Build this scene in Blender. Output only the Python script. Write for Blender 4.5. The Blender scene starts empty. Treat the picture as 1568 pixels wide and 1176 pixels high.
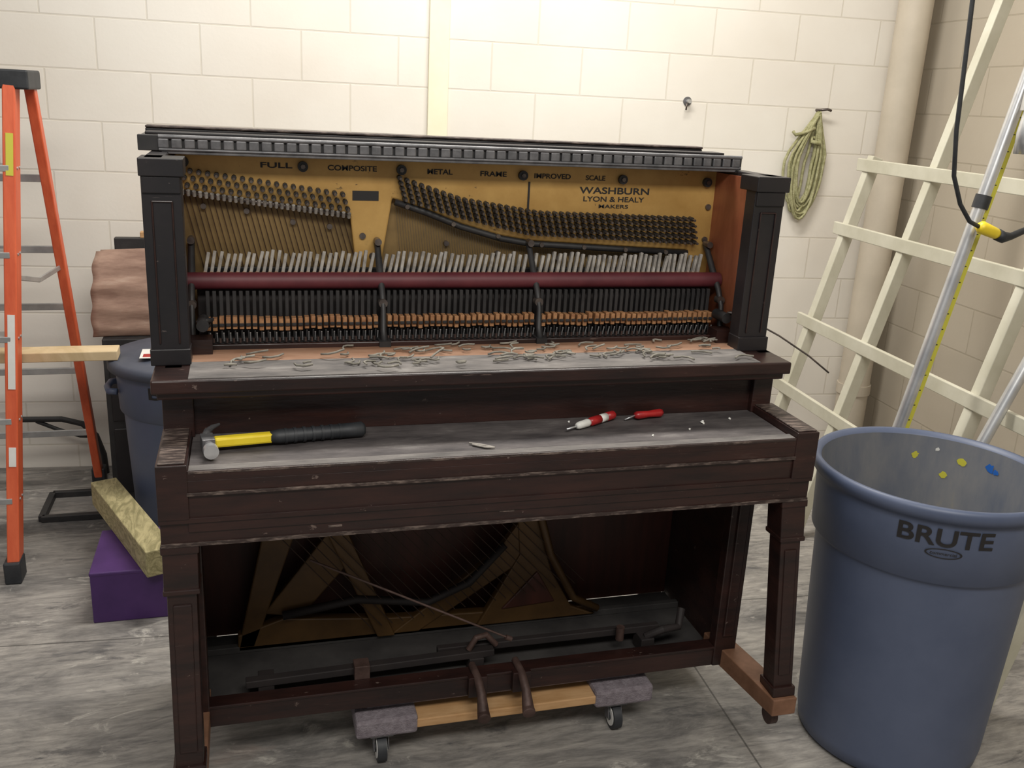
import bpy, math, random
from mathutils import Vector, Matrix
random.seed(7)
SC=bpy.context.scene
SC.view_settings.view_transform='Standard'

# ------------------------------------------------------------ materials
def mk(name,c1,c2=None,scale=6.0,rough=0.5,metal=0.0,bump=0.0,stretch=(1,1,1),lo=0.35,hi=0.65,c3=None,bscale=None,detail=6,dist=0.0,scratch=None):
    m=bpy.data.materials.new(name); m.use_nodes=True
    nt=m.node_tree; b=nt.nodes['Principled BSDF']
    b.inputs['Roughness'].default_value=rough
    b.inputs['Metallic'].default_value=metal
    b.inputs['Base Color'].default_value=(*c1,1)
    tc=nt.nodes.new('ShaderNodeTexCoord'); mp=nt.nodes.new('ShaderNodeMapping')
    mp.inputs['Scale'].default_value=stretch
    nt.links.new(tc.outputs['Object'],mp.inputs['Vector'])
    if c2 is not None:
        n=nt.nodes.new('ShaderNodeTexNoise'); n.inputs['Scale'].default_value=scale
        n.inputs['Detail'].default_value=detail; n.inputs['Roughness'].default_value=0.65
        n.inputs['Distortion'].default_value=dist
        nt.links.new(mp.outputs['Vector'],n.inputs['Vector'])
        r=nt.nodes.new('ShaderNodeValToRGB')
        r.color_ramp.elements[0].position=lo; r.color_ramp.elements[0].color=(*c1,1)
        r.color_ramp.elements[1].position=hi; r.color_ramp.elements[1].color=(*c2,1)
        if c3 is not None:
            e=r.color_ramp.elements.new(min(0.98,hi+0.12)); e.color=(*c3,1)
        nt.links.new(n.outputs['Fac'],r.inputs['Fac'])
        out=r.outputs['Color']
        if scratch:
            # chips and scuffs: two thresholded noises
            for sc_,st,lo_,hi_ in((26,(1,1.6,1.6),.66,.69),(9,(1,14,14),.67,.71)):
                mq=nt.nodes.new('ShaderNodeMapping'); mq.inputs['Scale'].default_value=st
                nt.links.new(tc.outputs['Object'],mq.inputs['Vector'])
                q=nt.nodes.new('ShaderNodeTexNoise'); q.inputs['Scale'].default_value=sc_; q.inputs['Detail'].default_value=7; q.inputs['Roughness'].default_value=.7
                nt.links.new(mq.outputs['Vector'],q.inputs['Vector'])
                rr=nt.nodes.new('ShaderNodeValToRGB'); rr.color_ramp.elements[0].position=lo_; rr.color_ramp.elements[1].position=hi_
                nt.links.new(q.outputs['Fac'],rr.inputs['Fac'])
                mx=nt.nodes.new('ShaderNodeMix'); mx.data_type='RGBA'; mx.inputs[7].default_value=(*scratch,1)
                nt.links.new(rr.outputs['Color'],mx.inputs[0]); nt.links.new(out,mx.inputs[6]); out=mx.outputs[2]
        nt.links.new(out,b.inputs['Base Color'])
    if bump>0:
        n2=nt.nodes.new('ShaderNodeTexNoise'); n2.inputs['Scale'].default_value=bscale or scale*4
        n2.inputs['Detail'].default_value=5
        nt.links.new(mp.outputs['Vector'],n2.inputs['Vector'])
        bp=nt.nodes.new('ShaderNodeBump'); bp.inputs['Strength'].default_value=bump; bp.inputs['Distance'].default_value=0.01
        nt.links.new(n2.outputs['Fac'],bp.inputs['Height']); nt.links.new(bp.outputs['Normal'],b.inputs['Normal'])
    return m

PIANO=mk('dark_mahogany',(.013,.0065,.006),(.034,.013,.010),4,.36,bump=.08,stretch=(1,3,6),c3=(.058,.036,.031),lo=.35,hi=.66,scratch=(.12,.085,.072))
PIANOB=mk('ebonised_wood',(.010,.009,.0105),(.020,.016,.017),6,.4,bump=.05,c3=(.048,.042,.043),hi=.70,scratch=(.08,.065,.06))
WORN=mk('worn_edge_wood',(.030,.018,.015),(.20,.15,.125),26,.55,lo=.47,hi=.70,stretch=(1,4,4))
DUST=mk('dusty_keybed',(.040,.034,.035),(.105,.092,.09),6,.7,bump=.1,stretch=(1,3,3),c3=(.19,.175,.165),hi=.6)
DUSTL=mk('dusty_ledge',(.085,.078,.075),(.165,.15,.14),7,.75,bump=.1,stretch=(1,3,3),c3=(.24,.225,.21),hi=.6)
REDW=mk('red_inner_wood',(.20,.055,.025),(.33,.11,.05),4,.45,stretch=(3,3,1))
BROWNB=mk('bare_brown_board',(.22,.11,.06),(.33,.19,.12),8,.7,stretch=(1,4,4),c3=(.2,.15,.13))
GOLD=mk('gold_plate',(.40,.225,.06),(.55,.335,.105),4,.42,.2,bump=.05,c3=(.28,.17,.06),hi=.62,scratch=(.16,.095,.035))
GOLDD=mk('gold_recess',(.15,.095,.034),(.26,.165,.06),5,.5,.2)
GOLDL=mk('shaded_gold',(.055,.028,.009),(.115,.06,.018),4,.5,.2)  # the plate's gold made darker, lower cavity shade put into the colour
SOUND=mk('soundboard_wood',(.03,.009,.005),(.065,.017,.010),4,.5,stretch=(4,1,.6))
BLACK=mk('black_iron',(.012,.012,.013),(.03,.028,.028),12,.5)
DARKF=mk('dark_interior',(.012,.009,.009),(.022,.016,.015),6,.7)
BOTB=mk('dusty_bottom_board',(.022,.020,.020),(.05,.046,.044),5,.75,c3=(.09,.08,.075))
PINM=mk('tuning_pin_steel',(.08,.065,.06),(.17,.14,.12),30,.35,.6)
STEEL=mk('string_steel',(.24,.2,.15),None,rough=.35,metal=.8)
COPP=mk('wound_string_copper',(.05,.028,.018),(.09,.05,.03),20,.5,.5)
COPD=mk('shaded_string',(.03,.018,.012),(.055,.03,.02),20,.6,.3)  # dark copy of the wound strings, shade of the lower cavity painted in
SILV=mk('silver_metal',(.50,.51,.53),(.68,.68,.68),8,.32,.7)
GREYM=mk('grey_hinge_metal',(.10,.10,.105),(.20,.195,.20),20,.42,.4)
FELT=mk('grey_hammer_felt',(.20,.18,.16),(.42,.39,.35),30,.85)
MAROON=mk('maroon_rail',(.075,.010,.016),(.12,.022,.028),8,.55)
BUTT=mk('maple_butts',(.24,.105,.045),(.42,.22,.10),60,.5)
PAINTBLK=mk('black_print_and_hole',(.012,.01,.01),None,rough=.6)
DEBR=mk('felt_scrap',(.13,.12,.10),(.28,.26,.22),30,.9)
BLUE=mk('blue_grey_plastic',(.075,.095,.155),(.10,.122,.19),3,.45,bump=.03,c3=(.13,.15,.215),hi=.7)
BLUEI=mk('scuffed_plastic_inside',(.11,.125,.16),(.19,.19,.195),9,.6,stretch=(1,1,.3),c3=(.25,.23,.17))
LIDM=mk('dark_lid_plastic',(.05,.06,.085),(.08,.09,.12),6,.55)
YEL=mk('yellow_plastic',(.75,.55,.02),(.85,.66,.04),10,.4)
RUB=mk('black_rubber',(.015,.017,.02),(.03,.032,.036),20,.55)
RED=mk('red_plastic',(.30,.012,.015),(.42,.02,.02),20,.35)
WHITE=mk('white_plastic',(.65,.64,.60),(.78,.77,.73),20,.5)
ORANGE=mk('orange_fibreglass',(.60,.095,.035),(.72,.14,.055),8,.45,stretch=(4,4,.5))
ALU=mk('aluminium',(.36,.36,.36),(.5,.5,.49),12,.4,.6)
PINE=mk('pine_lumber',(.50,.37,.20),(.66,.52,.32),5,.65,dist=1.5)
PINEG=mk('treated_post',(.24,.21,.10),(.44,.38,.20),7,.7,stretch=(5,1.2,5),dist=2.0,lo=.40,hi=.60)
CREAM=mk('cream_painted_lumber',(.50,.475,.37),(.60,.575,.47),5,.6,bump=.05)
CREAMY=mk('cream_batten',(.82,.77,.56),(.86,.82,.64),4,.6)
PURP=mk('purple_painted_wood',(.05,.016,.10),(.075,.026,.14),6,.5,c3=(.13,.075,.19),hi=.68)
BROWNS=mk('brown_corrugated',(.19,.11,.08),(.33,.215,.16),5,.75,stretch=(1,1,5),c3=(.44,.32,.25),hi=.6)
ROPE=mk('olive_rope',(.27,.26,.12),(.44,.42,.24),60,.85,bump=.4)
CARPET=mk('grey_carpet',(.15,.125,.14),(.24,.21,.23),60,.95,bump=.4)
DOLLYW=mk('dolly_wood',(.40,.22,.09),(.55,.34,.17),6,.6,stretch=(1,6,6))
TOEW=mk('raw_toe_wood',(.13,.06,.03),(.24,.12,.07),8,.6)
PAINTP=mk('beige_painted_pipe',(.50,.44,.35),(.58,.51,.41),3,.5)
RUST=mk('rusty_pedal',(.045,.025,.02),(.10,.06,.05),20,.6,.3)
BLUEP=mk('blue_paint',(.02,.12,.45),None,rough=.5)
YELP=mk('yellow_paint',(.58,.54,.06),None,rough=.5)
LABEL=mk('label_paper',(.70,.69,.65),(.78,.77,.74),10,.6)

def wallmat(name,c1,c2,mort,bs):
    m=bpy.data.materials.new(name); m.use_nodes=True; nt=m.node_tree; b=nt.nodes['Principled BSDF']
    b.inputs['Roughness'].default_value=.6
    tc=nt.nodes.new('ShaderNodeTexCoord'); mp=nt.nodes.new('ShaderNodeMapping')
    mp.inputs['Location'].default_value=(.12,-1.706+2.0,0)
    nt.links.new(tc.outputs['Object'],mp.inputs['Vector'])
    br=nt.nodes.new('ShaderNodeTexBrick')
    br.inputs['Scale'].default_value=1; br.inputs['Mortar Size'].default_value=.0045
    br.inputs['Mortar Smooth'].default_value=.5
    br.inputs['Brick Width'].default_value=.4; br.inputs['Row Height'].default_value=.2
    br.inputs['Color1'].default_value=(*c1,1); br.inputs['Color2'].default_value=(*c2,1); br.inputs['Mortar'].default_value=(*mort,1)
    nt.links.new(mp.outputs['Vector'],br.inputs['Vector'])
    n=nt.nodes.new('ShaderNodeTexNoise'); n.inputs['Scale'].default_value=1.3; n.inputs['Detail'].default_value=6
    nt.links.new(tc.outputs['Object'],n.inputs['Vector'])
    r=nt.nodes.new('ShaderNodeValToRGB'); r.color_ramp.elements[0].position=.3; r.color_ramp.elements[0].color=(.90,.875,.85,1)
    r.color_ramp.elements[1].position=.62; r.color_ramp.elements[1].color=(1,1,1,1)
    nt.links.new(n.outputs['Fac'],r.inputs['Fac'])
    mx=nt.nodes.new('ShaderNodeMix'); mx.data_type='RGBA'; mx.blend_type='MULTIPLY'; mx.inputs[0].default_value=1
    nt.links.new(br.outputs['Color'],mx.inputs[6]); nt.links.new(r.outputs['Color'],mx.inputs[7])
    nt.links.new(mx.outputs[2],b.inputs['Base Color'])
    n2=nt.nodes.new('ShaderNodeTexNoise'); n2.inputs['Scale'].default_value=55; n2.inputs['Detail'].default_value=4
    nt.links.new(tc.outputs['Object'],n2.inputs['Vector'])
    ma=nt.nodes.new('ShaderNodeMath'); ma.operation='MULTIPLY_ADD'; ma.inputs[1].default_value=-1.0
    nt.links.new(br.outputs['Fac'],ma.inputs[0])
    mb_=nt.nodes.new('ShaderNodeMath'); mb_.operation='MULTIPLY'; mb_.inputs[1].default_value=.35
    nt.links.new(n2.outputs['Fac'],mb_.inputs[0]); nt.links.new(mb_.outputs[0],ma.inputs[2])
    bp=nt.nodes.new('ShaderNodeBump'); bp.inputs['Strength'].default_value=bs; bp.inputs['Distance'].default_value=.004
    nt.links.new(ma.outputs[0],bp.inputs['Height']); nt.links.new(bp.outputs['Normal'],b.inputs['Normal'])
    return m
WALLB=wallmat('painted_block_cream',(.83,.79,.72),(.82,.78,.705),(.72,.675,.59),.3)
WALLR=wallmat('painted_block_beige_shaded',(.50,.445,.36),(.49,.435,.35),(.42,.37,.29),.3)  # right wall's beige, darkened to carry the shade on that side

def floormat():
    m=bpy.data.materials.new('worn_painted_floor'); m.use_nodes=True; nt=m.node_tree; b=nt.nodes['Principled BSDF']
    b.inputs['Roughness'].default_value=.6
    tc=nt.nodes.new('ShaderNodeTexCoord')
    def noise(sc,st,det,dist,rot=0,ro=.65):
        mp=nt.nodes.new('ShaderNodeMapping'); mp.inputs['Scale'].default_value=st; mp.inputs['Rotation'].default_value=(0,0,rot)
        nt.links.new(tc.outputs['Object'],mp.inputs['Vector'])
        n=nt.nodes.new('ShaderNodeTexNoise'); n.inputs['Scale'].default_value=sc; n.inputs['Detail'].default_value=det
        n.inputs['Roughness'].default_value=ro; n.inputs['Distortion'].default_value=dist
        nt.links.new(mp.outputs['Vector'],n.inputs['Vector']); return n
    def ramp(src,els):
        r=nt.nodes.new('ShaderNodeValToRGB')
        r.color_ramp.elements[0].position=els[0][0]; r.color_ramp.elements[0].color=(*els[0][1],1)
        r.color_ramp.elements[1].position=els[-1][0]; r.color_ramp.elements[1].color=(*els[-1][1],1)
        for p,c in els[1:-1]:
            e=r.color_ramp.elements.new(p); e.color=(*c,1)
        nt.links.new(src.outputs['Fac'],r.inputs['Fac']); return r
    def mix(fac,a,bb,mode='MIX'):
        mx=nt.nodes.new('ShaderNodeMix'); mx.data_type='RGBA'; mx.blend_type=mode
        if isinstance(fac,float): mx.inputs[0].default_value=fac
        else: nt.links.new(fac,mx.inputs[0])
        nt.links.new(a,mx.inputs[6])
        if isinstance(bb,tuple): mx.inputs[7].default_value=(*bb,1)
        else: nt.links.new(bb,mx.inputs[7])
        return mx.outputs[2]
    a=ramp(noise(2.0,(1,2.6,1),13,.7,.10,.72),[(.34,(.11,.104,.10)),(.43,(.21,.198,.185)),(.52,(.31,.29,.265)),(.66,(.44,.41,.37))]).outputs['Color']
    c=ramp(noise(9,(1,6,1),11,.4,-.04,.72),[(.36,(.50,.50,.51)),(.58,(1,1,1))]).outputs['Color']
    col=mix(.75,a,c,'MULTIPLY')
    d=ramp(noise(3.4,(1,3.2,1),10,1.2,.3,.7),[(.56,(0,0,0)),(.66,(.85,.85,.85))]).outputs['Color']
    col=mix(d,col,(.085,.082,.084))
    e=ramp(noise(4.6,(1,2.0,1),10,.8,-.3,.72),[(.58,(0,0,0)),(.66,(.8,.8,.8))]).outputs['Color']
    col=mix(e,col,(.52,.49,.44))
    g=ramp(noise(1.1,(1,1,1),5,.5,.3),[(.62,(0,0,0)),(.72,(.35,.35,.35))]).outputs['Color']
    col=mix(g,col,(.38,.22,.16))
    wv=nt.nodes.new('ShaderNodeTexBrick'); wv.inputs['Scale'].default_value=1; wv.inputs['Brick Width'].default_value=2.44; wv.inputs['Row Height'].default_value=1.22
    wv.inputs['Mortar Size'].default_value=.003; wv.inputs['Color1'].default_value=(1,1,1,1); wv.inputs['Color2'].default_value=(.93,.93,.93,1); wv.inputs['Mortar'].default_value=(.4,.4,.4,1)
    mp=nt.nodes.new('ShaderNodeMapping'); mp.inputs['Rotation'].default_value=(0,0,.07); mp.inputs['Location'].default_value=(.5,.35,0)
    nt.links.new(tc.outputs['Object'],mp.inputs['Vector']); nt.links.new(mp.outputs['Vector'],wv.inputs['Vector'])
    col=mix(1.0,col,wv.outputs['Color'],'MULTIPLY')
    nt.links.new(col,b.inputs['Base Color'])
    bp=nt.nodes.new('ShaderNodeBump'); bp.inputs['Strength'].default_value=.2; bp.inputs['Distance'].default_value=.004
    nt.links.new(c,bp.inputs['Height']); nt.links.new(bp.outputs['Normal'],b.inputs['Normal'])
    return m
FLOOR=floormat()

# ------------------------------------------------------------ mesh builder
class MB:
    def __init__(s): s.v=[];s.f=[];s.mi=[];s.mats=[];s.sm=[]
    def _m(s,m):
        if m not in s.mats: s.mats.append(m)
        return s.mats.index(m)
    def add(s,vs,fs,m,smooth=False):
        o=len(s.v); k=s._m(m); s.v+= [tuple(v) for v in vs]
        for f in fs: s.f.append([i+o for i in f]); s.mi.append(k); s.sm.append(smooth)
        return s
    def box(s,x0,x1,y0,y1,z0,z1,m):
        v=[(x0,y0,z0),(x1,y0,z0),(x1,y1,z0),(x0,y1,z0),(x0,y0,z1),(x1,y0,z1),(x1,y1,z1),(x0,y1,z1)]
        return s.add(v,[(0,3,2,1),(4,5,6,7),(0,1,5,4),(1,2,6,5),(2,3,7,6),(3,0,4,7)],m)
    def beam(s,p0,p1,w,h,m,up=(0,0,1)):
        p0=Vector(p0);p1=Vector(p1);d=(p1-p0).normalized();a=d.cross(Vector(up))
        if a.length<1e-4: a=Vector((1,0,0))
        a.normalize(); b=a.cross(d)
        a=a*w/2;b=b*h/2
        v=[p0-a-b,p0+a-b,p0+a+b,p0-a+b,p1-a-b,p1+a-b,p1+a+b,p1-a+b]
        return s.add(v,[(0,1,2,3),(7,6,5,4),(4,5,1,0),(5,6,2,1),(6,7,3,2),(7,4,0,3)],m)
    def cyl(s,p0,p1,r0,m,r1=None,n=12,smooth=True):
        r1=r0 if r1 is None else r1
        p0=Vector(p0);p1=Vector(p1);d=(p1-p0).normalized()
        a=d.orthogonal().normalized();b=d.cross(a)
        v=[]
        for p,r in((p0,r0),(p1,r1)):
            for i in range(n):
                t=2*math.pi*i/n; v.append(p+a*r*math.cos(t)+b*r*math.sin(t))
        s.add(v,[(i,(i+1)%n,n+(i+1)%n,n+i) for i in range(n)],m,smooth)
        s.add(v[:n],[tuple(range(n))[::-1]],m); s.add(v[n:],[tuple(range(n))],m)
        return s
    def tube(s,pts,r,m,n=8,closed=False):
        pts=[Vector(p) for p in pts]; N=len(pts); v=[]; prev=None
        for i,p in enumerate(pts):
            if closed: d=pts[(i+1)%N]-pts[i-1]
            else: d=pts[min(i+1,N-1)]-pts[max(i-1,0)]
            d.normalize()
            if prev is None: a=d.orthogonal().normalized()
            else:
                a=prev-d*prev.dot(d)
                a=a.normalized() if a.length>1e-5 else d.orthogonal().normalized()
            prev=a;b=d.cross(a)
            rr=r[i] if isinstance(r,(list,tuple)) else r
            for k in range(n):
                t=2*math.pi*k/n; v.append(p+a*rr*math.cos(t)+b*rr*math.sin(t))
        f=[]
        for i in range(N if closed else N-1):
            j=(i+1)%N
            for k in range(n): f.append((i*n+k,i*n+(k+1)%n,j*n+(k+1)%n,j*n+k))
        if not closed: f+= [tuple(range(n))[::-1],tuple(range((N-1)*n,N*n))]
        return s.add(v,f,m,True)
    def lathe(s,prof,c,m,n=64,smooth=True):
        v=[];f=[]
        for r,z in prof:
            for i in range(n):
                t=2*math.pi*i/n; v.append((c[0]+r*math.cos(t),c[1]+r*math.sin(t),z))
        for j in range(len(prof)-1):
            for i in range(n): f.append((j*n+i,j*n+(i+1)%n,(j+1)*n+(i+1)%n,(j+1)*n+i))
        return s.add(v,f,m,smooth)
    def prism_y(s,poly,y0,y1,m):
        n=len(poly)
        v=[(x,y0,z) for x,z in poly]+[(x,y1,z) for x,z in poly]
        f=[tuple(range(n)),tuple(range(n,2*n))[::-1]]+[(i,n+i,n+(i+1)%n,(i+1)%n) for i in range(n)]
        return s.add(v,f,m)
    def build(s,name,parent=None,bevel=0,seg=2):
        me=bpy.data.meshes.new(name); me.from_pydata(s.v,[],s.f)
        for m in s.mats: me.materials.append(m)
        for p,k,q in zip(me.polygons,s.mi,s.sm): p.material_index=k; p.use_smooth=q
        me.update()
        ob=bpy.data.objects.new(name,me); SC.collection.objects.link(ob)
        if bevel>0:
            b=ob.modifiers.new('bevel','BEVEL'); b.width=bevel; b.segments=seg; b.limit_method='ANGLE'; b.angle_limit=math.radians(40)
        if parent is not None:
            ob.parent=parent; ob.matrix_parent_inverse=Matrix.Translation(-Vector(parent.location))
        return ob
def empty(name,loc):
    e=bpy.data.objects.new(name,None); e.location=loc; e.empty_display_size=.1; SC.collection.objects.link(e); return e
def textmesh(t,width,height,bold=0.0):
    c=bpy.data.curves.new('t','FONT'); c.body=t; c.offset=bold
    o=bpy.data.objects.new('t',c); SC.collection.objects.link(o)
    dg=bpy.context.evaluated_depsgraph_get(); me=bpy.data.meshes.new_from_object(o.evaluated_get(dg))
    vs=[v.co.copy() for v in me.vertices]; fs=[tuple(p.vertices) for p in me.polygons]
    bpy.data.objects.remove(o); bpy.data.curves.remove(c); bpy.data.meshes.remove(me)
    x0=min(v.x for v in vs);x1=max(v.x for v in vs);y0=min(v.y for v in vs);y1=max(v.y for v in vs)
    return [((v.x-(x0+x1)/2)/(x1-x0)*width,(v.y-(y0+y1)/2)/(y1-y0)*height) for v in vs],fs

# ------------------------------------------------------------ room
MB().box(-5,5,-4,4,-.1,0,FLOOR).build('floor')
ang=math.atan(-.085)
def wall(name,L0,L1,H,mat,loc,rotz):
    b=MB().box(L0,L1,0,H,-.15,0,mat)
    o=b.build(name); o.matrix_world=Matrix.Translation(loc)@Matrix.Rotation(rotz,4,'Z')@Matrix.Rotation(math.radians(90),4,'X'); return o
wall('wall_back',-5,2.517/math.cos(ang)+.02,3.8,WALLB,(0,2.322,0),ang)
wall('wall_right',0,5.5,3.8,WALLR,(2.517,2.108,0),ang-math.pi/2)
def wy(x): return 2.322-.085*x
MB().beam((.249,wy(.249)-.008,0),(.249,wy(.249)-.008,3.7),.086,.016,CREAMY,up=(0,1,0)).build('trim_1',bevel=.002)
b=MB(); b.cyl((2.36,2.02,0),(2.36,2.02,3.7),.075,PAINTP,n=32)
for z in(.35,2.3): b.cyl((2.36,2.02,z),(2.36,2.02,z+.05),.082,PAINTP,n=32)
b.build('wall_pipe')

# ------------------------------------------------------------ piano
P=empty('upright_piano',(0,.3,.165))
K=dict(parent=P)
b=MB()
for sx in(-1,1):
    xo=.745*sx; xi=.705*sx; a,c=min(xo,xi),max(xo,xi)
    b.box(a,c,.24,.66,.165,.77,PIANO)
    b.box(a,c,.10,.66,.77,.93,PIANO)
    b.box(a,c,.235,.66,.93,1.083,PIANO)
b.box(-.765,-.725,.27,.66,1.083,1.527,PIANOB)
b.box(.695,.735,.27,.66,1.083,1.527,PIANOB)
b.build('side_panels',bevel=.003,**K)
MB().box(.688,.6955,.30,.60,1.085,1.515,REDW).build('inner_lining_right',**K)
MB().box(-.7255,-.718,.30,.60,1.085,1.515,REDW).build('inner_lining_left',**K)
for nm,x0,x1 in(('pilaster_left',-.77,-.69),('pilaster_right',.655,.737)):
    b=MB(); b.box(x0,x1,.262,.31,1.083,1.50,PIANOB)
    b.box(x0-.003,x1+.006,.252,.34,1.49,1.527,PIANOB)
    b.box(x0+.002,x1-.002,.256,.30,1.455,1.49,PIANOB)
    b.box(x0-.002,x1+.002,.254,.31,1.083,1.12,PIANOB)
    b.box(x0+.018,x0+.022,.258,.262,1.13,1.44,PIANO); b.box(x1-.022,x1-.018,.258,.262,1.13,1.44,PIANO)
    b.box(x0+.018,x1-.018,.258,.262,1.436,1.44,PIANO)
    b.build(nm,bevel=.003,**K)
for nm,x0,x1 in(('lower_pilaster_left',-.745,-.685),('lower_pilaster_right',.675,.742)):
    b=MB(); b.box(x0,x1,.215,.25,.165,.77,PIANO); b.box(x0+.02,x1-.015,.208,.216,.26,.74,PIANO)
    b.build(nm,bevel=.003,**K)
b=MB(); b.box(-.765,.745,.14,.275,1.052,1.083,PIANO); b.box(-.755,.735,.155,.275,1.035,1.053,PIANO); b.build('ledge_moulding',bevel=.004,**K)
MB().box(-.69,.66,.146,.272,1.083,1.0850,DUSTL).build('ledge_dust_surface',**K)
b=MB(); b.box(-.70,.68,.272,.372,1.06,1.086,BROWNB); b.box(-.70,.68,.368,.378,1.06,1.098,PIANO); b.build('key_frame_board',bevel=.002,**K)
b=MB(); b.box(-.69,.69,.222,.245,.93,1.04,PIANO); b.box(-.75,-.685,.205,.25,.93,1.04,PIANO); b.box(.685,.74,.205,.25,.93,1.04,PIANO)
b.box(-.685,.685,.214,.222,1.02,1.037,PIANOB)
b.build('fallboard_panel',bevel=.003,**K)
b=MB(); b.box(-.695,.695,.0,.22,.80,.928,PIANO)
b.box(-.695,.695,-.004,.03,.915,.936,PIANO); b.box(-.69,.69,-.001,.027,.9355,.937,DUSTL); b.box(-.69,.69,-.0052,-.0035,.930,.9355,WORN)  # last strip: pale lip edge, wear plus a painted highlight line
b.box(-.695,.695,-.008,0,.883,.890,WORN)
b.box(-.695,.695,-.004,0,.890,.915,PIANO)
b.build('key_slip',bevel=.002,**K)
MB().box(-.69,.69,.03,.222,.926,.932,DUST).build('keybed_dusty_top',**K)
for nm,x0,x1 in(('key_block_left',-.752,-.692),('key_block_right',.692,.752)):
    b=MB(); b.box(x0,x1,-.006,.222,.831,.95,PIANO); b.box(x0+.004,x1-.004,.0,.21,.95,.954,WORN); b.build(nm,bevel=.004,**K)
b=MB(); b.box(-.75,.75,.004,.60,.772,.828,PIANO); b.box(-.752,.752,-.004,.02,.822,.833,PIANO); b.box(-.75,.75,.0,.03,.768,.776,WORN)
for x,z,w_,h_ in((-.02,.80,.035,.012),(.03,.812,.02,.006),(.18,.80,.018,.006),(.44,.80,.025,.007),(-.40,.79,.03,.005)):
    b.box(x-w_/2,x+w_/2,.0032,.0042,z-h_/2,z+h_/2,WORN)
b.build('keybed_apron',bevel=.003,**K)
def leg(nm,xt,xb,w):
    b=MB()
    def seg(z0,z1,ww,y0,y1,m=PIANO):
        f=lambda z:xt+(xb-xt)*(.77-z)/(.77-.195)
        a,c=f(z0),f(z1)
        v=[(a-ww,y0,z0),(a+ww,y0,z0),(a+ww,y1,z0),(a-ww,y1,z0),(c-ww,y0,z1),(c+ww,y0,z1),(c+ww,y1,z1),(c-ww,y1,z1)]
        b.add(v,[(0,3,2,1),(4,5,6,7),(0,1,5,4),(1,2,6,5),(2,3,7,6),(3,0,4,7)],m)
    seg(.66,.77,w+.002,.006,.075); seg(.655,.668,w+.004,.003,.078); seg(.75,.77,w+.005,.002,.08)
    seg(.22,.66,w-.003,.012,.068); seg(.26,.63,w-.014,.008,.02,PIANO)
    seg(.195,.225,w+.002,.004,.075)
    b.build(nm,bevel=.003,**K)
leg('front_leg_left',-.715,-.722,.033)
leg('front_leg_right',.718,.775,.031)
for nm,x,s in(('toe_block_right',.775,1),('toe_block_left',-.722,-1)):
    b=MB(); xi=.715*s
    v=[(x-.035,-.005,.145),(x+.035,-.005,.145),(xi+.03,.30,.165),(xi-.03,.30,.165),(x-.035,-.005,.195),(x+.035,-.005,.195),(xi+.03,.30,.222),(xi-.03,.30,.222)]
    b.add(v,[(0,3,2,1),(4,5,6,7),(0,1,5,4),(1,2,6,5),(2,3,7,6),(3,0,4,7)],TOEW)
    b.cyl((x-.02,.04,.118),(x+.0,.04,.118),.025,RUST,n=18); b.cyl((x-.01,.04,.12),(x-.01,.04,.15),.01,RUST)
    b.build(nm,bevel=.003,**K)
b=MB(); b.box(-.705,.70,.22,.245,.165,.222,PIANO); b.box(-.705,.70,.245,.60,.165,.185,BOTB); b.box(-.705,.70,.50,.52,.185,.205,BOTB); b.box(-.705,.70,.216,.26,.218,.226,PIANO); b.build('bottom_rail',bevel=.002,**K)
b=MB(); b.box(-.76,.70,.60,.62,.185,1.53,SOUND)
for x in(-.72,-.36,0,.34,.66): b.box(x-.04,x+.04,.62,.70,.165,1.56,PIANO)
b.box(-.785,.668,.60,.70,1.52,1.572,PIANOB); b.box(-.785,.668,.595,.64,1.572,1.578,WORN)
b.build('back_frame',bevel=.003,**K)
b=MB(); b.box(-.79,.715,.47,.62,1.535,1.560,PIANOB); b.box(-.79,.715,.457,.475,1.528,1.563,BLACK)
b.box(-.78,.70,.53,.60,1.560,1.567,PIANOB)
b.box(-.74,.70,.453,.50,1.522,1.530,GREYM)
b.build('top_rim',bevel=.002,**K)
b=MB(); n=52
for i in range(n):
    x=-.735+1.43*i/(n-1)
    b.box(x-.0115,x+.0115,.449,.457,1.535,1.556,GREYM)
b.cyl((-.745,.452,1.56),(.71,.452,1.56),.005,GREYM,n=10); b.cyl((-.745,.452,1.532),(.71,.452,1.532),.0035,GREYM,n=10)
b.build('piano_hinge',bevel=.0025,**K)
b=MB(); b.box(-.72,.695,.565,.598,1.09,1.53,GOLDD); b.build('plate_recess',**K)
poly=[(-.718,1.53),(-.718,1.425),(-.31,1.375),(-.295,1.24),(-.235,1.24),(-.205,1.425),(-.12,1.40),(-.03,1.365),(.08,1.335),(.16,1.322),(.40,1.31),(.62,1.30),(.645,1.22),(.692,1.22),(.692,1.53)]
b=MB(); b.prism_y(poly,.540,.566,GOLD); b.build('iron_plate',bevel=.004,**K)
b=MB()
b.box(-.305,-.24,.5385,.5405,1.418,1.442,PAINTBLK)  # flat black patch painting the dark of a hole in the plate
for x,z in((-.425,1.497),(-.184,1.496),(.133,1.491),(.411,1.488),(.66,1.487),(-.70,1.50)): 
    b.cyl((x,.529,z),(x,.541,z),.0125,BLACK,n=16); b.cyl((x,.525,z),(x,.53,z),.006,PINM,n=6)
for x,z in((-.28,1.33),(-.255,1.28),(.672,1.33),(.672,1.42)): b.cyl((x,.534,z),(x,.541,z),.008,PINM,n=12)
b.beam((.152,.5385,1.475),(.152,.5385,1.39),.005,.002,PAINTBLK,up=(0,1,0))
b.build('plate_bolts_and_hole',**K)
b=MB()
def ptext(t,x,z,w,h,bold=.01):
    vs,fs=textmesh(t,w,h,bold); b.add([(x+u,.5385,z+v) for u,v in vs],fs,PAINTBLK)
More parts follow.
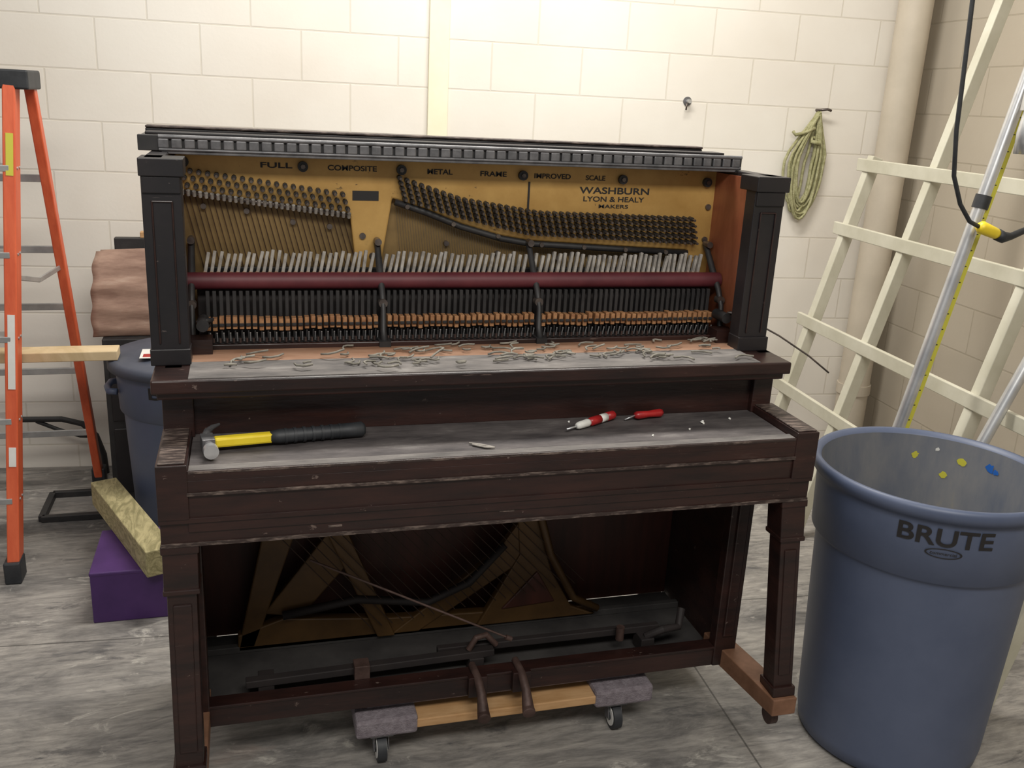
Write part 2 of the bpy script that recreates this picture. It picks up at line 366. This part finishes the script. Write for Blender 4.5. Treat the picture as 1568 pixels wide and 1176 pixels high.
for t,x,w in(('FULL',-.487,.075),('COMPOSITE',-.305,.12),('METAL',-.085,.065),('FRAME',.055,.07),('IMPROVED',.215,.10),('SCALE',.335,.055)): ptext(t,x,1.498-.010*(x+.5),w,.013,.02)
ptext('WASHBURN',.392,1.4575,.20,.0175,.02); ptext('LYON & HEALY',.392,1.435,.175,.0135,.015); ptext('MAKERS',.392,1.416,.085,.010,.015)
b.build('plate_lettering',**K)
def interp(pts,x):
    for (a,za),(c,zc) in zip(pts,pts[1:]):
        if x<=c: return za+(zc-za)*(x-a)/(c-a)
    return pts[-1][1]
b=MB()
topc=[(-.19,1.478),(-.03,1.428),(.18,1.397),(.62,1.388)]; botc=[(-.19,1.430),(-.03,1.385),(.15,1.345),(.62,1.325)]
def pin(x,z):
    b.cyl((x,.503,z-.002),(x,.541,z),.0036,PINM,n=7); b.cyl((x,.520,z-.001),(x,.538,z),.0060,BLACK,n=8)
N=44
for i in range(N):
    x=-.19+.81*i/(N-1)
    for r in range(5):
        xx=x+.0037*r; zt=interp(topc,xx);zb=interp(botc,xx); pin(xx,zt+(zb-zt)*r/4)
for i in range(20):
    x=-.705+.375*i/19
    for r in range(3):
        xx=x+.006*r; z=1.483-.13*(xx+.705)-.017*r; pin(xx,z)
b.build('tuning_pins',**K)
b=MB()
b.tube([(-.20,.532,1.417),(-.12,.532,1.392),(-.03,.532,1.358),(.08,.532,1.328),(.16,.532,1.315),(.40,.532,1.303),(.62,.532,1.293)],.0085,BLACK,n=8)
b.tube([(-.71,.532,1.432),(-.31,.532,1.382)],.006,PINM,n=8)
for i in range(30):
    x=-.705+.39*i/29; z=1.431-.125*(x+.705); b.cyl((x,.522,z+.006),(x,.53,z-.006),.0045,FELT,n=8)
for i in range(7):
    x=-.17+.12*i; z=interp([(-.2,1.417),(-.03,1.358),(.16,1.315),(.62,1.293)],x); b.cyl((x,.518,z),(x,.53,z),.006,PINM,n=8)
for x,z in((-.66,1.395),(-.56,1.385),(-.45,1.36),(-.36,1.35),(-.06,1.31),(.08,1.285),(.25,1.272),(.5,1.268)): b.cyl((x,.552,z),(x,.566,z),.007,PINM,n=10)
b.build('pressure_bars',**K)
b=MB()
for i in range(30):
    x=-.705+.39*i/29; z=1.425-.125*(x+.705); b.cyl((x,.556,z),(x+.05,.556,1.20),.0012,COPP,n=5)
N=120
for i in range(N):
    x=-.195+.81*i/(N-1); z=interp([(-.2,1.41),(-.03,1.352),(.16,1.308),(.62,1.287)],x)
    b.cyl((x,.556,z),(x+.022,.556,1.20),.0007,STEEL,n=4)
b.build('strings',**K)
groups=[(-.655,-.262,27),(-.228,.140,25),(.170,.30,9),(.318,.645,23)]
b=MB()
for g0,g1,n in groups:
    for i in range(n):
        x=g0+(g1-g0)*i/(n-1); j=random.uniform(-.005,.004); t=random.uniform(-.003,.003)
        b.beam((x-.007,.497,1.236),(x+.006+t,.512+j,1.293+j),.0078,.012,FELT,up=(0,1,0))
        b.beam((x-.0075,.495,1.230),(x-.006,.498,1.246),.0085,.014,BUTT,up=(0,1,0))
        b.cyl((x-.006,.47,1.236),(x-.006,.505,1.236),.003,BUTT,n=6)
b.build('hammers',bevel=.001,seg=1,**K)
b=MB(); b.box(-.66,.65,.535,.55,1.21,1.25,BLACK); b.box(-.68,.67,.478,.492,1.09,1.225,DARKF)  # dark boards added behind the hammers to paint shade into the gaps
b.box(-.68,.67,.42,.478,1.086,1.10,DARKF); b.build('dark_gap_boards',bevel=.002,**K)
b=MB(); b.cyl((-.70,.455,1.232),(.685,.455,1.232),.0205,MAROON,n=24); b.build('hammer_rest_rail',**K)
b=MB()
for g0,g1,n in groups:
    for i in range(n):
        x=g0+(g1-g0)*i/(n-1); q=random.uniform(-.0025,.0025)
        b.box(x-.0045,x+.0045,.428,.438,1.15,1.212,BLACK)
        b.box(x-.0052,x+.0052,.405+q,.436,1.123+q,1.152+q,BUTT)
        b.box(x-.0055,x+.0055,.400+q,.404+q,1.133,1.140,BLACK)
        b.box(x-.002,x+.002,.41,.43,1.10,1.121,BLACK)
        b.cyl((x+.004,.400,1.118),(x+.004,.408,1.097),.002,SILV,n=5)
        b.cyl((x-.004,.40,1.105),(x-.004,.40,1.095),.003,RUST,n=5)
        b.box(x-.004,x+.004,.385,.40,1.088,1.094,BLACK)
b.build('wippens',bevel=.001,seg=1,**K)
b=MB()
for x in(-.69,-.245,.155,.672):
    pts=[(x,.37,1.085),(x,.395,1.12),(x,.40,1.17),(x,.425,1.21),(x,.47,1.255),(x,.51,1.30),(x,.53,1.32)]
    b.tube(pts,[.010,.008,.007,.008,.009,.008,.009],BLACK,n=8)
    b.cyl((x,.425,1.185),(x,.402,1.185),.011,PINM,n=12); b.cyl((x,.53,1.32),(x,.50,1.32),.009,PINM,n=12)
    b.box(x-.014,x+.014,.36,.41,1.085,1.10,BLACK)
for x in(-.665,.66):
    b.tube([(x,.37,1.14),(x+.02,.36,1.16),(x+.045*(1 if x>0 else -.3),.35,1.155)],.006,BLACK); b.cyl((x,.34,1.15),(x,.40,1.15),.014,BLACK,n=14)
    b.box(x-.03,x+.02,.33,.38,1.086,1.12,PIANO)
b.build('action_brackets',**K)
MB().tube([(.665,.35,1.165),(.72,.33,1.15),(.80,.30,1.11),(.88,.27,1.06),(.934,.25,1.018)],.0025,PINM,n=6).build('loose_wire_rod',**K)
b=MB()
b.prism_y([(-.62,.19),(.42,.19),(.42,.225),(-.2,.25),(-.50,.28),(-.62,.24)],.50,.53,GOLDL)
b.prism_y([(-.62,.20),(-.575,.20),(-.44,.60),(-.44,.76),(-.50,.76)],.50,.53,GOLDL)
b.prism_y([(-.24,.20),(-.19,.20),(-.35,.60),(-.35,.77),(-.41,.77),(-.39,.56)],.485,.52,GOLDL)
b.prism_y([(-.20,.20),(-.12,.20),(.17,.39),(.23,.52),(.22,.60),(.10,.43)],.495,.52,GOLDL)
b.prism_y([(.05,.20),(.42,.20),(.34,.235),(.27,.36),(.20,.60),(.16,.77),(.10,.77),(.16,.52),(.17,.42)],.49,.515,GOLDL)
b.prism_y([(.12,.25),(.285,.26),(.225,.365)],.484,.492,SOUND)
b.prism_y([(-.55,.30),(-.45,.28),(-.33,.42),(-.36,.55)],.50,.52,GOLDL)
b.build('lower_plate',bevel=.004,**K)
b=MB()
for i in range(22):
    x=-.68+.03*i; b.cyl((x,.475,.76),(x+.42,.475,.24+.004*i),.0015,COPD,n=5)
b.tube([(-.5,.482,.30),(-.3,.482,.33),(-.1,.482,.30),(.02,.482,.35),(.12,.482,.46)],.012,DARKF,n=8)
b.tube([(.20,.48,.62),(.26,.48,.42),(.34,.48,.27),(.42,.48,.225)],.012,GOLDL,n=8)
b.build('bass_strings',**K)
b=MB(); b.cyl((-.44,.22,.60),(.06,.19,.345),.003,RUST,n=6); b.cyl((.05,.19,.35),(.065,.19,.342),.007,RUST,n=8); b.build('loose_pedal_rod',**K)
b=MB()
b.beam((-.60,.29,.232),(.05,.30,.24),.025,.02,DARKF); b.beam((-.1,.33,.24),(.55,.33,.24),.02,.02,DARKF)
b.tube([(-.02,.30,.25),(.0,.30,.285),(.03,.31,.285),(.06,.31,.25)],.009,RUST); b.box(-.33,-.29,.26,.30,.222,.262,RUST)
b.tube([(.50,.30,.23),(.54,.28,.26),(.60,.30,.25),(.62,.33,.29)],.012,DARKF)
b.cyl((.42,.30,.23),(.42,.30,.27),.012,RUST)
for x in(-.55,0,.5): b.box(x-.02,x+.02,.28,.34,.185,.232,DARKF)
b.build('pedal_trapwork',bevel=.002,**K)
b=MB()
for x in(-.02,.10):
    b.tube([(x,.26,.232),(x+.004,.20,.225),(x+.006,.165,.20),(x+.006,.14,.165),(x+.004,.12,.16)],[.010,.011,.012,.016,.018],RUST,n=10)
    b.box(x-.02,x+.03,.20,.222,.17,.23,PIANO)
b.build('pedals',bevel=.002,**K)

# ------------------------------------------------------------ loose things on piano
b=MB()
for i in range(110):
    x=random.uniform(-.30,.62) if i<92 else random.uniform(-.62,-.2); y=random.uniform(.20,.355) if random.random()<.75 else random.uniform(.165,.26)
    a=random.uniform(-.9,.9); L=random.uniform(.02,.055); k=random.uniform(-.02,.02); zz=1.0895+random.uniform(0,.006)
    d=Vector((math.cos(a),math.sin(a)*.8,random.uniform(-.0,.25))); nrm=Vector((-math.sin(a),math.cos(a),0))
    pts=[]
    for t in(0,.33,.66,1):
        q=Vector((x,y,zz))+d*L*t+nrm*k*math.sin(math.pi*t); q.y=min(max(q.y,.15),.36); pts.append(q)
    b.tube(pts,.0026,DEBR,n=5)
b.build('felt_scraps')

ZT=.932
b=empty('claw_hammer',(-.6,.12,ZT)); H=b
h0=Vector((-.655,.108,ZT+.022)); h1=Vector((-.32,.160,ZT+.018)); dd=(h1-h0).normalized(); nn=Vector((-dd.y,dd.x,0))
m=MB(); m.beam(h0+dd*.012,h0+dd*.135,.022,.022,YEL); m.build('handle_neck',H,bevel=.005)
m=MB(); m.tube([h0+dd*.13,h0+dd*.15,h0+dd*.22,h0+dd*.30,h0+dd*.333,h0+dd*.34],[.0125,.016,.0145,.0165,.0175,.012],RUB,n=14)
for t in(.16,.18,.20,.22,.24,.26,.28): m.cyl(h0+dd*t,h0+dd*(t+.006),.0172,RUB,n=14)
m.build('grip',H)
m=MB(); m.beam(h0-nn*.022,h0+nn*.022,.026,.028,GREYM); m.cyl(h0-nn*.020,h0-nn*.045,.011,GREYM,n=14); m.cyl(h0-nn*.043,h0-nn*.060,.0155,SILV,n=18)
for s in(-.008,.008):
    m.tube([h0+nn*.02+Vector((0,0,s*.6)),h0+nn*.045+dd*.004+Vector((0,0,s)),h0+nn*.065+dd*.018+Vector((0,0,s*1.3)),h0+nn*.075+dd*.035+Vector((0,0,s*1.6))],[.010,.008,.006,.003],GREYM,n=8)
m.build('head',H,bevel=.003)

S=empty('screwdriver',(.22,.15,ZT)); a=Vector((.150,.117,ZT+.010)); c=Vector((.30,.195,ZT+.014)); d=(c-a)
m=MB(); m.tube([a,a+d*.25],.0025,SILV); m.build('shaft',S)
m=MB(); m.tube([a+d*.2,a+d*.24,a+d*.42,a+d*.46],[.006,.009,.010,.008],WHITE,n=12); m.build('collar',S)
m=MB(); m.tube([a+d*.46,a+d*.5,a+d*.68],[.008,.011,.011],RED,n=12); m.tube([a+d*.68,a+d*.82],.0105,WHITE,n=12); m.tube([a+d*.82,a+d*.97,a+d],[.011,.011,.007],RED,n=12); m.build('handle',S)
S=empty('red_handle_tool',(.40,.19,ZT)); a=Vector((.35,.183,ZT+.013)); c=Vector((.43,.197,ZT+.013)); d=c-a
m=MB(); m.tube([a,a+d*.1,a+d*.5,a+d*.9,c],[.007,.011,.009,.0115,.008],RED,n=6); m.build('handle',S)
m=MB(); m.tube([a-d*.35-Vector((0,0,.008)),a],.002,SILV); m.build('shaft',S)
m=MB(); m.tube([(-.095,.075,ZT+.004),(-.07,.055,ZT+.006),(-.045,.04,ZT+.004)],.0025,FELT,n=6); m.tube([(-.09,.065,ZT+.004),(-.065,.045,ZT+.004),(-.045,.04,ZT+.004)],.0025,FELT,n=6); m.build('tweezers')
m=MB()
for x,y,r in((.515,.14,.007),(.52,.15,.004),(.46,.10,.003),(.60,.16,.004),(.35,.07,.003),(.18,.19,.003)):
    m.cyl((x,y,ZT+.0005),(x+.002,y,ZT+.004),r,WHITE,r1=r*.6,n=6)
m.build('plaster_crumbs')

# ------------------------------------------------------------ dolly
D=empty('furniture_dolly',(.08,.4,0))
m=MB()
for x0,x1 in((-.333,-.173),(.319,.49)):
    m.box(x0,x1,.195,.60,.088,.140,CARPET)
m.build('carpeted_ends',D,bevel=.008)
m=MB(); m.box(-.18,.33,.20,.30,.10,.125,DOLLYW); m.box(-.18,.33,.36,.44,.10,.125,DOLLYW); m.box(-.18,.33,.50,.59,.10,.125,DOLLYW); m.box(-.30,.46,.25,.29,.140,.1645,CARPET); m.box(-.30,.46,.5,.54,.140,.1645,CARPET); m.build('deck_boards',D,bevel=.003)
m=MB()
for x in(-.265,.39):
    for y in(.235,.56):
        m.cyl((x-.012,y-.01,.0375),(x+.012,y-.01,.0375),.0375,RUB,n=28); m.cyl((x-.0135,y-.01,.0375),(x+.0135,y-.01,.0375),.028,LABEL,n=24); m.cyl((x-.016,y-.01,.0375),(x+.016,y-.01,.0375),.012,RUB,n=14)
        m.beam((x-.019,y-.01,.03),(x-.019,y+.01,.085),.003,.03,GREYM,up=(0,1,0)); m.beam((x+.019,y-.01,.03),(x+.019,y+.01,.085),.003,.03,GREYM,up=(0,1,0))
        m.box(x-.03,x+.03,y-.03,y+.03,.080,.088,GREYM)
m.build('casters',D,bevel=.001)

# ------------------------------------------------------------ trash cans
def can(cx,cy,R,Ht,lid,camang,txt,off):
    C=empty('trash_can',(cx,cy,0))
    k=R/.305
    prof=[(.0,.004),(.225*k,.004),(.24*k,.012),(.246*k,.05),(.270*k,Ht*.735),(.272*k,Ht*.745),(.284*k,Ht*.755),(.290*k,Ht*.93),(.292*k,Ht*.955),(.303*k,Ht*.958),(.306*k,Ht*.985),(.302*k,Ht),(.292*k,Ht),(.284*k,Ht*.985)]
    m=MB(); m.lathe(prof,(cx,cy),BLUE,n=96)
    m.lathe([(.284*k,Ht*.985),(.278*k,Ht*.9),(.262*k,Ht*.72),(.235*k,.03),(0,.02)],(cx,cy),BLUEI,n=96)
    m.build('body',C)
    m=MB()
    for s in(0,math.pi):
        a=camang+math.pi/2+s; ca,sa=math.cos(a),math.sin(a); t=Vector((-sa,ca,0)); r=Vector((ca,sa,0)); o=Vector((cx,cy,Ht*.86))
        if s==0 or lid: m.tube([o+r*.285*k+t*-.07,o+r*.315*k+t*-.06,o+r*.325*k,o+r*.315*k+t*.06,o+r*.285*k+t*.07],.012,BLUE,n=8)
    m.build('handles',C)
    vs,fs=textmesh(txt,.215*k*(.5 if txt=='BR' else 1),.046*k,.02)
    m=MB()
    def wrap(vs,fs,zc,mat,a0):
        rr=lambda z:(.284+(.290-.284)*(z/Ht-.755)/.175)*k+.0022
        out=[]
        for u,v in vs:
            z=zc+v; th=a0+u/(.287*k); r=rr(z); out.append((cx+r*math.cos(th),cy+r*math.sin(th),z))
        m.add(out,fs,mat)
    wrap(vs,fs,Ht*.905,PAINTBLK,camang+off)
    if not lid:
        ring=[];N=40
        for q in(1,.82):
            for i in range(N):
                t=2*math.pi*i/N; ring.append((.042*math.cos(t)*(q if q==1 else .9),.013*math.sin(t)*q))
        wrap(ring,[(i,(i+1)%N,N+(i+1)%N,N+i) for i in range(N)],Ht*.855,PAINTBLK,camang+off)
        v2,f2=textmesh('commercial',.06,.008,.01); wrap(v2,f2,Ht*.855,PAINTBLK,camang+off)
    m.build('lettering',C)
    if not lid:
        m=MB()
        for da,z,r,mt in((2.9,.75,.013,YELP),(3.35,.745,.010,YELP),(3.05,.70,.010,YELP),(2.62,.755,.014,BLUEP),(2.55,.75,.008,BLUEP),(3.15,.77,.006,WHITE)):
            a=camang+da; rr=(.262+.016*(z/Ht-.72)/.18)*k-.0025
            vs=[];n=14
            for i in range(n):
                t=2*math.pi*i/n; q=r*random.uniform(.7,1.2); th=a+q*math.cos(t)/rr; vs.append((cx+rr*math.cos(th),cy+rr*math.sin(th),z+q*math.sin(t)))
            m.add(vs,[tuple(range(n))],mt)
        m.build('paint_splats',C)
    else:
        m=MB(); m.lathe([(0,Ht+.035),(.16*k,Ht+.034),(.22*k,Ht+.022),(.30*k,Ht+.018),(.318*k,Ht+.012),(.320*k,Ht-.02),(.310*k,Ht-.02)],(cx,cy),LIDM,n=64)
        m.build('lid',C)
        m=MB(); m.box(cx-.17,cx-.02,cy-.14,cy-.02,Ht+.0345,Ht+.037,LABEL); m.box(cx-.16,cx-.07,cy-.13,cy-.09,Ht+.037,Ht+.038,RED); m.build('label',C)
can(1.160,.055,.305,.815,False,math.atan2(-1.887,-1.719),'BRUTE',.19)
can(-.765,1.66,.28,.715,True,math.atan2(-3.5,.21),'BR',-.42)

# ------------------------------------------------------------ step ladder
L=empty('step_ladder',(-1.5,1.75,0))
cxl=-1.52
def mir(p): return (2*cxl-p[0],p[1],p[2])
ft,fb=(-1.268,1.60,1.66),(-1.370,1.40,.02); rt,rb=(-1.235,1.70,1.66),(-1.205,2.22,.02)
m=MB()
for f in(lambda p:p,mir):
    m.beam(f(fb),f(ft),.038,.075,ORANGE,up=(0,1,0)); m.beam(f(rb),f(rt),.032,.045,ORANGE,up=(0,1,0))
m.build('rails',L,bevel=.004)
m=MB()
for f in(lambda p:p,mir):
    for p,w in((fb,.085),(rb,.06)):
        q=f(p); m.box(q[0]-.027,q[0]+.027,q[1]-w/2,q[1]+w/2,0,.08,RUB)
m.box(cxl-.31,cxl+.31,1.56,1.76,1.63,1.69,RUB); m.box(cxl-.27,cxl+.22,1.55,1.57,1.60,1.64,ALU)
m.build('cap_and_feet',L,bevel=.006)
m=MB()
def lp(a,c,t): return Vector(a)+(Vector(c)-Vector(a))*t
for i in range(1,6):
    t=i/6.0; p=lp(fb,ft,t); q=Vector(mir(p)); m.beam(p,q,.08,.02,ALU)
for t in(.15,.33,.5,.64,.8):
    p=lp(rb,rt,t); q=Vector(mir(p)); m.beam(p,q,.012,.026,ALU)
for f in(lambda p:p,mir):
    a=f(lp(fb,ft,.62)); c=f(lp(rb,rt,.60)); mid=(Vector(a)+Vector(c))/2-Vector((0,0,.03)); m.beam(a,mid,.006,.018,ALU); m.beam(mid,c,.006,.018,ALU)
m.build('treads_and_braces',L,bevel=.002)
m=MB()
for t0,t1,mt in((.40,.55,LABEL),(.24,.28,LABEL),(.82,.90,YELP)):
    a=lp(fb,ft,t0);c=lp(fb,ft,t1); o=Vector((0.002,-.0387,0)); m.beam(a+o,c+o,.022,.001,mt,up=(0,1,0))
for i in range(1,6):
    p=lp(fb,ft,i/6.0)+Vector((0.018,0,0)); m.cyl(p-Vector((0,.015,0)),p+Vector((.004,-.015,0)),.005,ALU,n=8); m.cyl(p+Vector((0,.015,0)),p+Vector((.004,.015,0)),.005,ALU,n=8)
m.build('stickers_and_rivets',L)

# ------------------------------------------------------------ left corner things
m=MB(); m.box(-1.075,-.80,1.05,1.36,0,.178,PURP); m.box(-1.077,-.798,1.048,1.362,.166,.180,PURP); m.build('purple_box',bevel=.004)
m=MB(); m.beam((-.855,1.0,.2265),(-1.095,1.60,.2265),.09,.09,PINEG); m.build('wood_post',bevel=.004)
m=MB(); m.beam((-1.72,1.59,.752),(-1.01,1.60,.752),.09,.034,PINE); m.build('lumber_board',bevel=.003)
m=MB()
m.box(-1.12,-.72,1.99,2.26,0,.70,BLACK); m.box(-1.08,-.72,2.24,2.28,.70,1.06,BLACK); m.box(-1.10,-.73,1.985,1.992,.05,.33,PIANOB); m.box(-1.10,-.73,1.985,1.992,.36,.67,PIANOB)
m.build('black_cabinet',bevel=.005)
vs=[];fs=[];nx,nz=18,60
for j in range(nz):
    z=.702+.325*j/(nz-1)
    for i in range(nx):
        u=i/(nx-1)
        x=-1.155+.42*u+.004*math.sin(j*.35)+.02*(j/nz)**2
        y=2.02+.003*math.sin(z*75+u*2)+.003*math.sin(z*31)+.015*math.sin(u*4)+.09*((z-.70)/.33)**3
        vs.append((x,y,z+.012*u*(j/nz)))
for j in range(nz-1):
    for i in range(nx-1): fs.append((j*nx+i,j*nx+i+1,(j+1)*nx+i+1,(j+1)*nx+i))
m=MB(); m.add(vs,fs,BROWNS,True); m.add([(x+.012,y+.035,z-.0) for x,y,z in vs],fs,BROWNS,True)
o=m.build('corrugated_sheets'); sm=o.modifiers.new('s','SOLIDIFY'); sm.thickness=.008
m=MB(); m.box(-.98,-.72,2.24,2.28,1.0605,1.085,DOLLYW); m.build('wood_offcut',bevel=.003)
m=MB()
x0,x1,y0,y1=-1.37,-1.14,1.86,2.10
for a,c in(((x0,y0),(x1,y0)),((x0,y1),(x1,y1)),((x0,y0),(x0,y1)),((x1,y0),(x1,y1))): m.beam((*a,.0125),(*c,.0125),.025,.025,BLACK)
m.build('metal_floor_frame',bevel=.002)
m=MB(); yt=2.31
m.tube([(-1.95,yt,.29),(-1.5,yt,.275),(-1.35,yt,.27),(-1.27,yt,.245),(-1.22,yt,.19),(-1.195,yt,.10),(-1.19,yt,.012)],.013,BLACK,n=8)
m.tube([(-1.45,yt,.265),(-1.36,yt,.22),(-1.28,yt,.19),(-1.215,yt,.185)],.009,BLACK,n=8)
m.tube([(-1.95,yt,.29),(-1.95,yt,.012)],.013,BLACK)
m.build('folding_table_leg')

# ------------------------------------------------------------ rope on wall, bolt
m=MB(); hx=2.012; hy=wy(hx)
for k in range(11):
    w=.03+.005*k+random.uniform(0,.012); top=1.69-.012*(k%3); bot=1.20+random.uniform(0,.08); cxr=hx-.05+random.uniform(-.025,.025)
    pts=[]
    for i in range(28):
        t=2*math.pi*i/28
        z=(top+bot)/2+(top-bot)/2*math.cos(t); wid=w*(1-.75*max(0,(z-1.5)/.2)) if z>1.5 else w
        xx=cxr+(hx-cxr)*max(0,(z-1.45)/.25)+wid*math.sin(t)
        pts.append((xx,hy-.02-.006*(k%4)+random.uniform(-.002,.002),z))
    m.tube(pts,.0068,ROPE,n=6,closed=True)
m.tube([(hx-.02,hy-.04,1.62),(hx-.06,hy-.04,1.60),(hx-.11,hy-.03,1.585),(hx-.125,hy-.03,1.60)],.008,ROPE)
m.tube([(hx-.03,hy-.045,1.56),(hx+.01,hy-.05,1.55),(hx+.02,hy-.03,1.57),(hx-.02,hy-.02,1.58)],.009,ROPE,closed=True)
m.build('coiled_rope')
m=MB(); m.tube([(hx,hy+.01,1.70),(hx,hy-.03,1.70),(hx+.03,hy-.045,1.705),(hx+.05,hy-.045,1.70)],.006,PINM); m.build('wall_hook')
bx=1.378; by=wy(bx)
m=MB(); m.cyl((bx,by-.004,1.708),(bx,by+.01,1.708),.020,GREYM,n=18); m.cyl((bx,by-.03,1.708),(bx,by,1.708),.009,SILV,n=8); m.tube([(bx-.012,by-.025,1.70),(bx-.014,by-.025,1.67)],.004,PINM); m.build('wall_anchor_bolt')

# ------------------------------------------------------------ cream lumber lattice
def lx(y,z): return 1.725+.26*(z-.42)+.085*(y-1.66)
F=empty('lumber_lattice_frame',(1.9,1.0,0))
m=MB()
for z,y0,y1 in((1.485,1.72,-.4),(1.215,1.72,-.5),(.81,1.74,-.5),(.515,1.74,-.5)):
    m.beam((lx(y0,z)-.03,y0,z),(lx(y1,z)-.03,y1,z),.018,.052,CREAM)
m.build('rails',F,bevel=.003)
m=MB()
for y,zt in((1.66,1.52),(1.22,2.75),(.55,2.75),(.05,2.75)):
    m.beam((lx(y,.0),y,.006),(lx(y,zt),y,zt),.05,.04,CREAM,up=(0,1,0))
m.build('uprights',F,bevel=.003)

# ------------------------------------------------------------ poles, tape, cable
m=MB(); m.cyl((1.30,.564,0),(1.93,.564,3.0),.019,SILV,n=20)
z=1.45; x=1.30+.21*z; m.cyl((x-.003,.564,z-.02),(x+.005,.564,z+.02),.024,RUB,n=20)
m.build('conduit_pole')
m=MB(); m.beam((1.336,.56,.05),(1.336+.21*2.2,.56,2.25),.022,.003,YELP,up=(0,1,0))
for i in range(40):
    z=.2+.05*i; x=1.336+.21*(z-.05); m.box(x-.010,x+.002,.5578,.5582,z,z+.003,PAINTBLK)
m.build('yellow_measuring_tape')
m=MB(); m.cyl((1.295,.364,0),(1.775,.364,1.16),.018,SILV,n=20); m.build('conduit_pole')
m=MB(); m.tube([(1.62,.46,1.60),(1.618,.46,1.66),(1.625,.46,1.71),(1.66,.46,1.735),(1.70,.46,1.73)],.024,SILV,n=16)
m.cyl((1.625,.46,1.70),(1.655,.46,2.6),.022,RUB,n=16); m.cyl((1.62,.46,1.72),(1.622,.46,1.78),.028,SILV,n=16); m.cyl((1.628,.46,1.86),(1.632,.46,1.89),.029,SILV,n=16)
m.build('vertical_duct_pipe')
m=MB(); m.tube([(1.36,.48,3.2),(1.365,.48,2.5),(1.37,.48,2.0),(1.385,.48,1.8),(1.395,.48,1.655),(1.415,.48,1.53),(1.455,.48,1.45),(1.50,.48,1.40),(1.54,.48,1.384)],.0065,RUB,n=8); 
m.tube([(1.535,.48,1.386),(1.545,.48,1.384),(1.60,.48,1.366),(1.61,.48,1.363)],[.012,.019,.017,.014],YEL,n=14)
m.tube([(1.608,.48,1.363),(1.63,.48,1.355),(1.66,.48,1.358),(1.74,.48,1.39)],[.018,.018,.011,.009],RUB,n=12); m.build('hanging_power_cable')

# ------------------------------------------------------------ lights
def area(name,loc,sx,sy,e,col=(1,.965,.90),rot=(0,0,0)):
    l=bpy.data.lights.new(name,'AREA'); l.shape='RECTANGLE'; l.size=sx; l.size_y=sy; l.energy=e; l.color=col
    o=bpy.data.objects.new(name,l); o.location=loc; o.rotation_euler=rot; SC.collection.objects.link(o)
area('ceiling_light_rear',(.35,1.0,3.4),1.9,.4,92)
area('ceiling_light_front',(-.3,-2.2,3.2),2.6,.6,82,rot=(math.radians(25),0,0))
area('ceiling_light_left',(-2.6,.3,3.6),.6,2.4,12)
w=bpy.data.worlds.new('w'); SC.world=w; w.use_nodes=True
w.node_tree.nodes['Background'].inputs[0].default_value=(1,.985,.97,1); w.node_tree.nodes['Background'].inputs[1].default_value=.27

# ------------------------------------------------------------ camera
cam=bpy.data.cameras.new('camera'); co=bpy.data.objects.new('camera',cam); SC.collection.objects.link(co)
cam.sensor_width=36; cam.sensor_fit='HORIZONTAL'; cam.lens=36*1429/1568; cam.clip_start=.05
R=Matrix(((.9626,.0320,-.2692),(-.2665,.2946,-.9178),(.0499,.9551,.2921))).to_quaternion().normalized()
co.matrix_world=Matrix.Translation((-.563,-1.836,1.68))@R.to_matrix().to_4x4()
SC.camera=co
